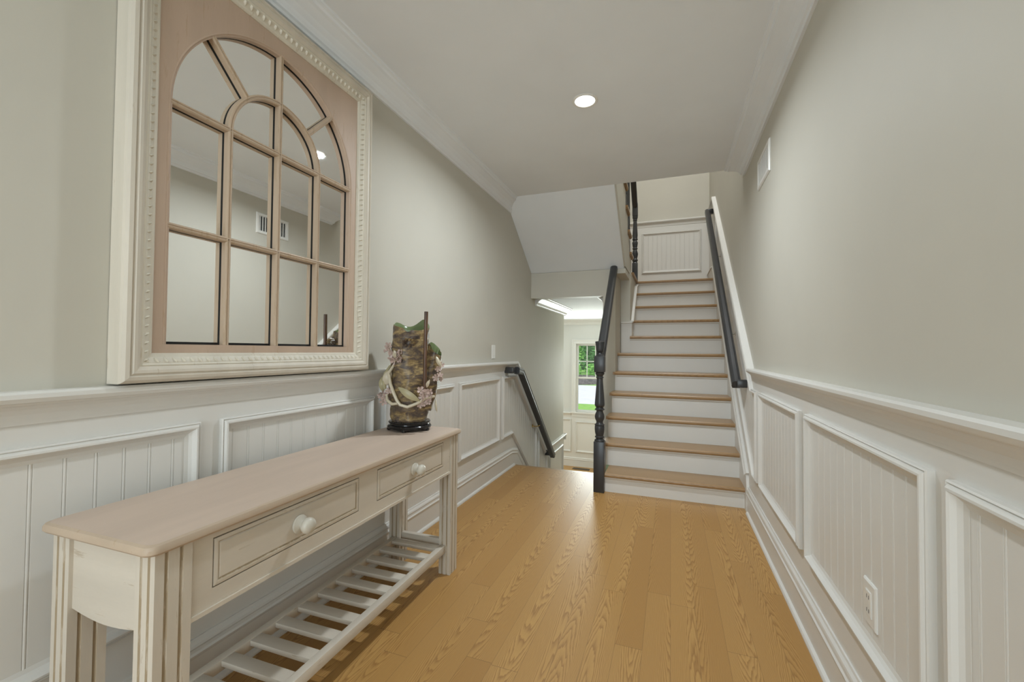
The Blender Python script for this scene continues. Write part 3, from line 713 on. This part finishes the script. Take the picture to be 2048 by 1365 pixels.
def leg(x0, y0):
    x1, y1 = x0+LGX, y0+LG; pts = []
    def side(p, q):
        p = Vector(p); q = Vector(q); d = (q-p); nrm_ = Vector((-d.y, d.x)).normalized()
        out = [(p, 0)]
        for fr in (.30, .70):
            c_ = p+d*fr; u = d.normalized()
            out += [(c_-u*.004, 0), (c_-u*.0018+nrm_*.0035, 1), (c_+u*.0018+nrm_*.0035, 1), (c_+u*.004, 1)]
        return out
    for p, q in (((x0, y0), (x1, y0)), ((x1, y0), (x1, y1)), ((x1, y1), (x0, y1)), ((x0, y1), (x0, y0))): pts += side(p, q)
    mb = MB(); n = len(pts); vs = [(p.x, p.y, 0) for p, _ in pts]+[(p.x, p.y, TZ-.0225) for p, _ in pts]
    for i in range(n):
        j = (i+1) % n; mb.add([vs[i], vs[j], vs[n+j], vs[n+i]], [(0, 1, 2, 3)], 1 if pts[j][1] else 0)
    mb.add(vs[:n], [tuple(range(n))[::-1]]); mb.add(vs[n:], [tuple(range(n))])
    mb.build('leg', [M_CREAMZ, M_GROOVE], tab)
for x in (LX0, LX1-LGX):
    for y in (LY0, LY1-LG): leg(x, y)
AZ0, AZ1 = .495, TZ-.0225
fx = LX1-.006
D = [(.690, 1.195), (1.295, 1.795)]; DZ0, DZ1 = .545, .660
mb = MB()
yy = [LY0+LG]+[v for d in D for v in d]+[LY1-LG]
mb.box(fx-.02, fx, LY0+LG, LY1-LG, AZ0, DZ0); mb.box(fx-.02, fx, LY0+LG, LY1-LG, DZ1, AZ1)
for a, b2 in ((yy[0], yy[1]), (yy[2], yy[3]), (yy[4], yy[5])): mb.box(fx-.02, fx, a, b2, DZ0, DZ1)
mb.box(fx-.002, fx+.0045, LY0+LG, LY1-LG, AZ0, AZ0+.010)
mb.box(fx-.021, fx-.020, LY0+LG, LY1-LG, AZ0+.01, AZ1, 1)
mb.build('apron', [M_CREAMY, M_DARK], tab)
mb = MB(); mb.box(LX0+.004, LX0+.022, LY0+LG, LY1-LG, AZ0, AZ1); mb.build('apron', M_CREAMY, tab)
for y in (LY0+.008, LY1-.026):
    mb = MB(); xs = [LX0+LGX+(LX1-LX0-2*LGX)*i/12 for i in range(13)]
    pl = [(x, AZ0+.012*(1-sin(pi*i/12))) for i, x in enumerate(xs)]
    mb.prism(pl+[(xs[-1], AZ1), (xs[0], AZ1)], y, y+.018, 'y'); mb.build('apron', M_CREAMX, tab)
for (a, b2) in D:
    mb = MB(); g_ = .003
    dfm = lambda y, z, o: (fx-.018+o, y, z)
    mb.sweep(ccw(rect(a+g_, b2-g_, DZ0+g_, DZ1-g_)), [(0, 0), (0, .0185), (.006, .0195), (.009, .0195)], dfm, closed=True, ring=False)
    mb.sweep(ccw(rect(a+g_+.009, b2-g_-.009, DZ0+g_+.009, DZ1-g_-.009)), [(0, .0195), (.0012, .0165), (.003, .0165)], dfm, closed=True, mi=1, ring=False)
    mb.sweep(ccw(rect(a+g_+.012, b2-g_-.012, DZ0+g_+.012, DZ1-g_-.012)), [(0, .0165), (.003, .019)], dfm, closed=True, ring=False)
    mb.add([dfm(*p, .019) for p in ccw(rect(a+g_+.015, b2-g_-.015, DZ0+g_+.015, DZ1-g_-.015))], [(0, 1, 2, 3)])
    dr = mb.build('drawer', [M_CREAMY, M_GROOVE], tab)
    kb = MB(); kc = (fx+.001, (a+b2)/2-.004, (DZ0+DZ1)/2-.004)
    kb.lathe(kc, [(.024, 0), (.026, .003), (.025, .007), (.016, .011), (.0115, .014), (.0115, .018), (.015, .021), (.020, .025), (.0225, .032), (.022, .039), (.018, .045), (.010, .0485), (.002, .0495)], 28, axis=(1, 0, 0))
    kb.build('knob', M_KNOB, dr)
SZ = .138
mb = MB(); mb.box(LX1-.052, LX1-.024, LY0+LG, LY1-LG, SZ-.032, SZ+.004); mb.build('shelf_rail', M_CREAMY, tab, bevel=.002)
mb = MB(); mb.box(LX0+.02, LX0+.046, LY0+LG, LY1-LG, SZ-.032, SZ+.004); mb.build('shelf_rail', M_CREAMY, tab, bevel=.002)
for y in (LY0+.020, LY1-LG+.02):
    mb = MB(); mb.box(LX0+LGX, LX1-LGX, y, y+.024, SZ-.018, SZ+.022); mb.build('stretcher', M_CREAMX, tab, bevel=.002)
for i in range(13):
    y = LY0+LG+.008+i*.0975
    mb = MB(); mb.box(LX0+.0465, LX1-.0525, y, y+.044, SZ-.016, SZ+.001); mb.build('slat', M_CREAMX, tab, bevel=.0015)

tab.rotation_euler = (0, 0, radians(1.2))

# ------------------------------------------------------------------ vase
VC = Vector((-1.228, 1.838, TZ)); VR = Vector((.937, .349, 0)).normalized(); VN = Vector((.349, -.937, 0)).normalized()
K = 391.0
def vp(px, py, dn=0.0): return VC+VR*((px-812)/K)+VN*dn+Vector((0, 0, (853-py)/K))
std = thing('vase_stand', 'black lacquered low footed stand under the bark vase', 'stand', VC)
mb = MB()
def SA(r, h, t):
    if h < .012: h = .0012+.010*abs(sin(2.5*t))**.6 if r > .05 else h
    return r*(1+.03*abs(cos(2.5*t))), h
mb.lathe(VC, [(.080, .014), (.088, .006), (.100, .005), (.104, .012), (.106, .020), (.102, .026), (.094, .030), (.093, .034), (.099, .037), (.101, .042), (.098, .046), (.088, .0475), (.02, .047)], 60, fn=SA); mb.build('stand_body', M_STAND, std)
for k in range(5):
    t_ = 2*pi*(k+.0)/5; d = Vector((cos(t_), sin(t_), 0)); p = VC+d*.094
    mb = MB(); mb.tube([p+Vector((0, 0, .020)), p+d*.006+Vector((0, 0, .010)), p+d*.010+Vector((0, 0, .0012))], [.012, .010, .008], 10); mb.build('foot', M_STAND, std)
VB = VC+Vector((0, 0, .0475))
vase = thing('vase', 'bark textured ceramic vase with pale pink blossoms and upright brown cane', 'vase', VB)
def bark(r, h, t):
    p = Vector((cos(t)*1.4, sin(t)*1.4, h*18)); q = mnoise.noise(p*1.1)*.010+mnoise.noise(Vector((p.x*2.4, p.y*2.4, p.z*1.6)))*.005
    return r+q*(1 if r > .03 else .3), h
hs = [(853-18.6-y)/K for y in range(0)]
bodyp = [(.086, 0), (.088, .012), (.091, .04), (.095, .065), (.104, .10), (.106, .14), (.104, .19), (.101, .24), (.097, .30), (.093, .35), (.089, .40), (.086, .44), (.085, .465)]
def dens(p, m_): 
    o = []
    for (a, h0), (b2, h1) in zip(p, p[1:]):
        for i in range(m_): o.append((a+(b2-a)*i/m_, h0+(h1-h0)*i/m_))
    return o+[p[-1]]
bt = Vector((1, 0, 0)); tR = atan2(VR.y, VR.x)
def rim(r, h, t):
    rr, hh = bark(r, h, t)
    w_ = max(0, (h-.40)/.065); th = t-tR   # th=0 picture right, pi/2 rear
    hh += w_*(.020*max(0, sin(th))+.016*max(0, cos(th-2.75))**3+.012*sin(2*th+.6)+.028*max(0, cos(th-1.0))**6+.012*max(0, cos(th-2.7))**8-.008)
    return rr, hh
mb = MB(); mb.lathe(VB, dens(bodyp, 5), 64, fn=rim, cap=False)
inn = [(.085, .465), (.078, .462), (.074, .44), (.074, .40), (.07, .30), (.02, .25)]
def rimi(r, h, t): rr, hh = rim(r, h, t); return (rr if h > .46 and r > .08 else r), hh
mb.lathe(VB, inn, 64, mi=1, fn=rimi, cap=False)
mb.add([VB+Vector((.085*cos(2*pi*k/32), .085*sin(2*pi*k/32), .0)) for k in range(32)], [tuple(range(32))])
mb.build('body', [M_BARK, M_GREENIN], vase, smooth_angle=80)
# side spout (second trunk)
mb = MB(); p0 = vp(838, 812, .0); p1 = vp(862, 692, .0); ax = (p1-p0); ln = ax.length
s_a = ax.normalized().orthogonal().normalized(); s_b = ax.normalized().cross(s_a)
def cut(h, t):
    d = s_a*cos(t)+s_b*sin(t); return max(0, (h/ln-.7)/.3)*.026*(.3+d.dot(VR)+.45*d.dot(VN))
def spf(r, h, t):
    rr, hh = bark(r, h, t); return rr*.9+.002, hh-cut(h, t)
sp_ = dens([(.050, 0), (.052, ln*.4), (.045, ln*.8), (.038, ln)], 6)
mb.lathe(p0, sp_, 40, axis=ax, fn=spf, cap=False)
mb.lathe(p0, [(.038, ln), (.033, ln*.985), (.030, ln*.8), (.01, ln*.6)], 40, mi=1, axis=ax, cap=False, fn=lambda r, h, t: ((spf(r, h, t)[0] if r > .037 else r), h-cut(h, t)))
mb.build('spout', [M_BARK, M_GREENIN], vase, smooth_angle=80)
# bark knot
mb = MB(); c0 = vp(816, 683, .095)
for k in range(9):
    a = 2*pi*k/9; q = c0+VR*(.026*cos(a))+Vector((0, 0, .015*sin(a))); mb.tube([q, q+VN*.012+VR*.004, q+VN*.006+Vector((0, 0, -.008))], [.007, .008, .004], 6)
mb.build('bark_knot', M_BARK, vase)
mb = MB(); mb.tube([vp(847.6, 772, .085), vp(847.8, 720, .092), vp(848.5, 660, .094), vp(849, 625, .094)], [.0088, .0094, .0094, .0094], 14); mb.build('cane', M_CANE, vase)
mb = MB(); mb.tube([vp(788, 726, .075), vp(779, 742, .088), vp(784, 762, .100), vp(791, 778, .108), vp(798, 792, .112), vp(804, 800, .114), vp(818, 804, .114), vp(836, 797, .110), vp(852, 787, .100), vp(866, 785, .085)], [.007, .008, .0085, .0085, .008, .008, .008, .0075, .007, .006], 10); mb.build('branch', M_BRANCH, vase)
mb = MB(); mb.tube([vp(776, 782, .085), vp(778, 792, .098), vp(788, 799, .108), vp(799, 798, .112)], [.005, .0075, .008, .006], 10); mb.build('branch', M_BRANCH, vase)
mb = MB(); mb.tube([vp(779, 728, .06), vp(771, 744, .07), vp(769, 758, .075), vp(772, 772, .08)], [.006, .010, .010, .006], 10); mb.build('branch', M_LEAF, vase)
def leafm(px, py, dn, L_, ang, wd, mat, name='leaf'):
    c0 = vp(px, py, dn); d = VR*cos(ang)+Vector((0, 0, sin(ang))); s = VR*-sin(ang)+Vector((0, 0, cos(ang)))
    mb = MB(); vs = []; n = 9
    for i in range(n):
        u = i/(n-1); w_ = wd*sin(pi*min(.98, .04+u*.95))**.8; z_ = .012*sin(pi*u)
        p = c0+d*(L_*u)+VN*z_
        vs += [p+s*w_+VN*.004, p+VN*.010, p-s*w_+VN*.004, p-VN*.003]
    fs = [(i*4+a, i*4+(a+1) % 4, (i+1)*4+(a+1) % 4, (i+1)*4+a) for i in range(n-1) for a in range(4)]+[(0, 1, 2, 3), (n*4-1, n*4-2, n*4-3, n*4-4)]
    mb.add(vs, fs, 0, True); mb.build(name, mat, vase, smooth_angle=60)
leafm(800, 768, .105, .125, radians(-32), .017, M_LEAF); leafm(770, 766, .07, .085, radians(70), .020, M_BRANCH); leafm(766, 778, .055, .075, radians(95), .016, M_LEAF)
leafm(866, 710, .05, .06, radians(-62), .010, M_BRANCH); leafm(790, 698, .09, .045, radians(-80), .009, M_BRANCH); leafm(852, 768, .095, .04, radians(70), .008, M_BRANCH); leafm(866, 790, .05, .07, radians(-84), .006, M_BRANCH)
def blossom(px, py, dn, r, tilt):
    c0 = vp(px, py, dn); nrm_ = (VN+VR*tilt[0]+Vector((0, 0, tilt[1]))).normalized(); a_ = nrm_.orthogonal().normalized(); b0 = nrm_.cross(a_); ph = random.random()*6
    mb = MB()
    for k in range(5):
        t_ = ph+2*pi*k/5; d = a_*cos(t_)+b0*sin(t_); s = nrm_.cross(d); vs = []
        for u, w_, h in ((.1, .10, 0), (.4, .24, .14), (.75, .36, .34), (1.0, .16, .40)):
            for e in (-1, 0, 1): vs.append(c0+d*(r*u)+s*(r*w_*e)+nrm_*(r*(h+(.12 if e else -.05)*u)))
        o = [v-nrm_*.0022 for v in vs]
        fs = [(i*3+j, i*3+j+1, i*3+j+4, i*3+j+3) for i in range(3) for j in range(2)]
        fb = [tuple(12+x for x in f[::-1]) for f in fs]
        rim_ = [0, 1, 2, 5, 8, 11, 10, 9, 6, 3]
        sd = [(rim_[i], rim_[(i+1) % 10], 12+rim_[(i+1) % 10], 12+rim_[i]) for i in range(10)]
        mb.add(vs+o, fs+fb+sd, 0, True)
    mb.lathe(c0, [(.001, -.002), (r*.16, .0), (r*.14, r*.22), (.001, r*.3)], 8, mi=1, axis=nrm_)
    mb.build('blossom', [M_PINK, M_BRANCH], vase, smooth_angle=70)
for px, py, dn, r in ((786, 706, .082, .022), (797, 708, .092, .024), (802, 716, .096, .020), (791, 718, .088, .024), (783, 714, .075, .020), (801, 703, .092, .018),
                      (773, 690, .045, .020), (770, 699, .045, .018), (776, 697, .055, .018), (765, 782, .06, .020), (772, 788, .075, .022), (760, 786, .05, .018), (768, 797, .07, .020), (779, 776, .08, .018),
                      (841, 774, .104, .022), (850, 780, .102, .024), (856, 776, .095, .020), (845, 786, .106, .022), (858, 786, .092, .022), (848, 798, .10, .020), (840, 800, .104, .018), (855, 795, .094, .018),
                      (874, 727, .03, .018), (869, 733, .04, .018), (872, 747, .03, .018), (866, 751, .045, .020), (875, 753, .025, .016)):
    blossom(px, py, dn, r*.92, (random.uniform(-.8, .8), random.uniform(-.6, 1.0)))

# ------------------------------------------------------------------ foyer window
win = MB()
wb_ = backw(FW)
win.sweep([(WX0, WZ0), (WX0, WZ1), (WX1, WZ1), (WX1, WZ0)], [(-.0, 0), (0, .018), (.010, .022), (.018, .018), (.055, .018), (.062, .028), (.078, .028), (.082, 0)], wb_)
win.box(WX0-.10, WX1+.10, FW-.055, FW, WZ0-.028, WZ0); win.box(WX0-.08, WX1+.08, FW-.02, FW, WZ0-.095, WZ0-.028)
wo_ = win.build('window_1', M_TRIM, smooth_angle=28); wo_['kind'] = 'structure'; wo_['label'] = 'white double-hung foyer window looking onto the drive'; wo_['category'] = 'window'
zm = .585
for nm, z0, z1, yy in (('upper_sash', zm-.02, WZ1, FW+.075), ('lower_sash', WZ0, zm+.02, FW+.045)):
    mb = MB(); xm = lambda x, z, o: (x, yy-o, z)
    mb.sweep(ccw(rect(WX0, WX1, z0, z1)), [(0, -.015), (0, .015), (.032, .015), (.036, .008), (.036, -.015)], xm, closed=True)
    if nm == 'upper_sash':
        gx0, gx1 = WX0+.036, WX1-.036; gw = (gx1-gx0)/4
        for i in (1, 2, 3): mb.box(gx0+gw*i-.008, gx0+gw*i+.008, yy-.011, yy+.011, z0+.03, z1-.03)
        zc_ = (z0+z1)/2; mb.box(gx0, gx1, yy-.011, yy+.011, zc_-.008, zc_+.008)
    s_ = mb.build(nm, M_TRIM, wo_)
    mb = MB(); mb.box(WX0+.034, WX1-.034, yy-.002, yy+.002, z0+.034, z1-.034); mb.build('pane', M_GLASS, s_)

# ------------------------------------------------------------------ outdoors
GZ = -1.42
g = MB(); g.box(-40, 30, FW+.3, 20.3, GZ-.2, GZ); g.box(-40, 30, 31.5, 80, GZ-.2, GZ+.0)
go = g.build('lawn', M_GRASS); tag(go, 'bright green lawn outside the foyer window', 'lawn'); go['kind'] = 'structure'
g = MB(); g.box(-40, 30, 20.3, 31.5, GZ-.2, GZ-.02); go = g.build('driveway', M_DRIVE); tag(go, 'pale grey driveway outside the foyer window', 'driveway'); go['kind'] = 'structure'
mb = MB()
mb.lathe((-6.6, 34.0, GZ-.05), [(2.3, 0), (2.1, .2), (1.5, .42), (.7, .52), (.05, .55)], 40, fn=lambda r, h, t: (r*(1+.12*sin(3*t)), h*(1+.2*sin(5*t+r))))
tag(mb.build('mulch_bed', M_MULCH, smooth_angle=70), 'dark mulch mound across the driveway', 'garden bed')
def foliage(mb, c, rad, n, size):
    for _ in range(n):
        d = Vector((random.gauss(0, 1), random.gauss(0, 1), random.gauss(0, 1))).normalized()*(random.random()**.35)
        p = Vector(c)+Vector((d.x*rad[0], d.y*rad[1], d.z*rad[2])); a = Vector((random.gauss(0, 1), random.gauss(0, 1), random.gauss(0, .6))).normalized(); b0 = a.orthogonal().normalized()
        s = size*random.uniform(.6, 1.3); mb.add([p-a*s, p+b0*s*.5, p+a*s, p-b0*s*.5], [(0, 1, 2, 3)])
def tree(x, y, h, w_, mat, label):
    t = thing('tree', label, 'tree', (x, y, GZ), 'trees beyond the driveway')
    mb = MB(); mb.tube([(x, y, GZ-.05), (x+.1, y, GZ+h*.3), (x, y+.1, GZ+h*.7)], [.22, .16, .06], 8); mb.build('trunk', M_TRUNK, t)
    mb = MB()
    for k in range(7): foliage(mb, (x+random.uniform(-.2, .2)*w_, y+random.uniform(-.15, .15)*w_, GZ+h*(.09+.10*k)), (w_*.32, w_*.30, h*.12), 800, .2)
    mb.build('crown', mat, t)
for i, (x, y, h, w_) in enumerate([(-9.9, 42.5, 8, 4.3), (-8.2, 51, 11, 5), (-5.6, 43, 8, 4.3), (-1.2, 43, 9, 4.3), (-14.3, 43, 9, 4.3), (-11.6, 59, 13, 5)]):
    dk = i in (2, 1); tree(x, y, h, w_, M_LEAVD if dk else M_LEAVES, ['bright green leafy tree left in the foyer window', 'dark green tree behind the window grid', 'darker tree behind the mulch mound in the foyer window', 'green tree hidden behind the newel post in the foyer window', 'far green tree at the left beyond the driveway', 'tall far tree between the nearer crowns in the foyer window'][i])
for i, (x, y) in enumerate([(-8.1, 38.2), (-6.7, 38.6), (-5.2, 38.2)]):
    mb = MB(); foliage(mb, (x, y, GZ+.75), (.6, .6, .62), 500, .10); o = mb.build('shrub', M_LEAVES)
    tag(o, ['small green shrub on the left behind the mulch mound', 'small green shrub straight behind the mulch mound', 'small green shrub on the right behind the mulch mound'][i], 'shrub', 'shrubs behind the mulch mound')
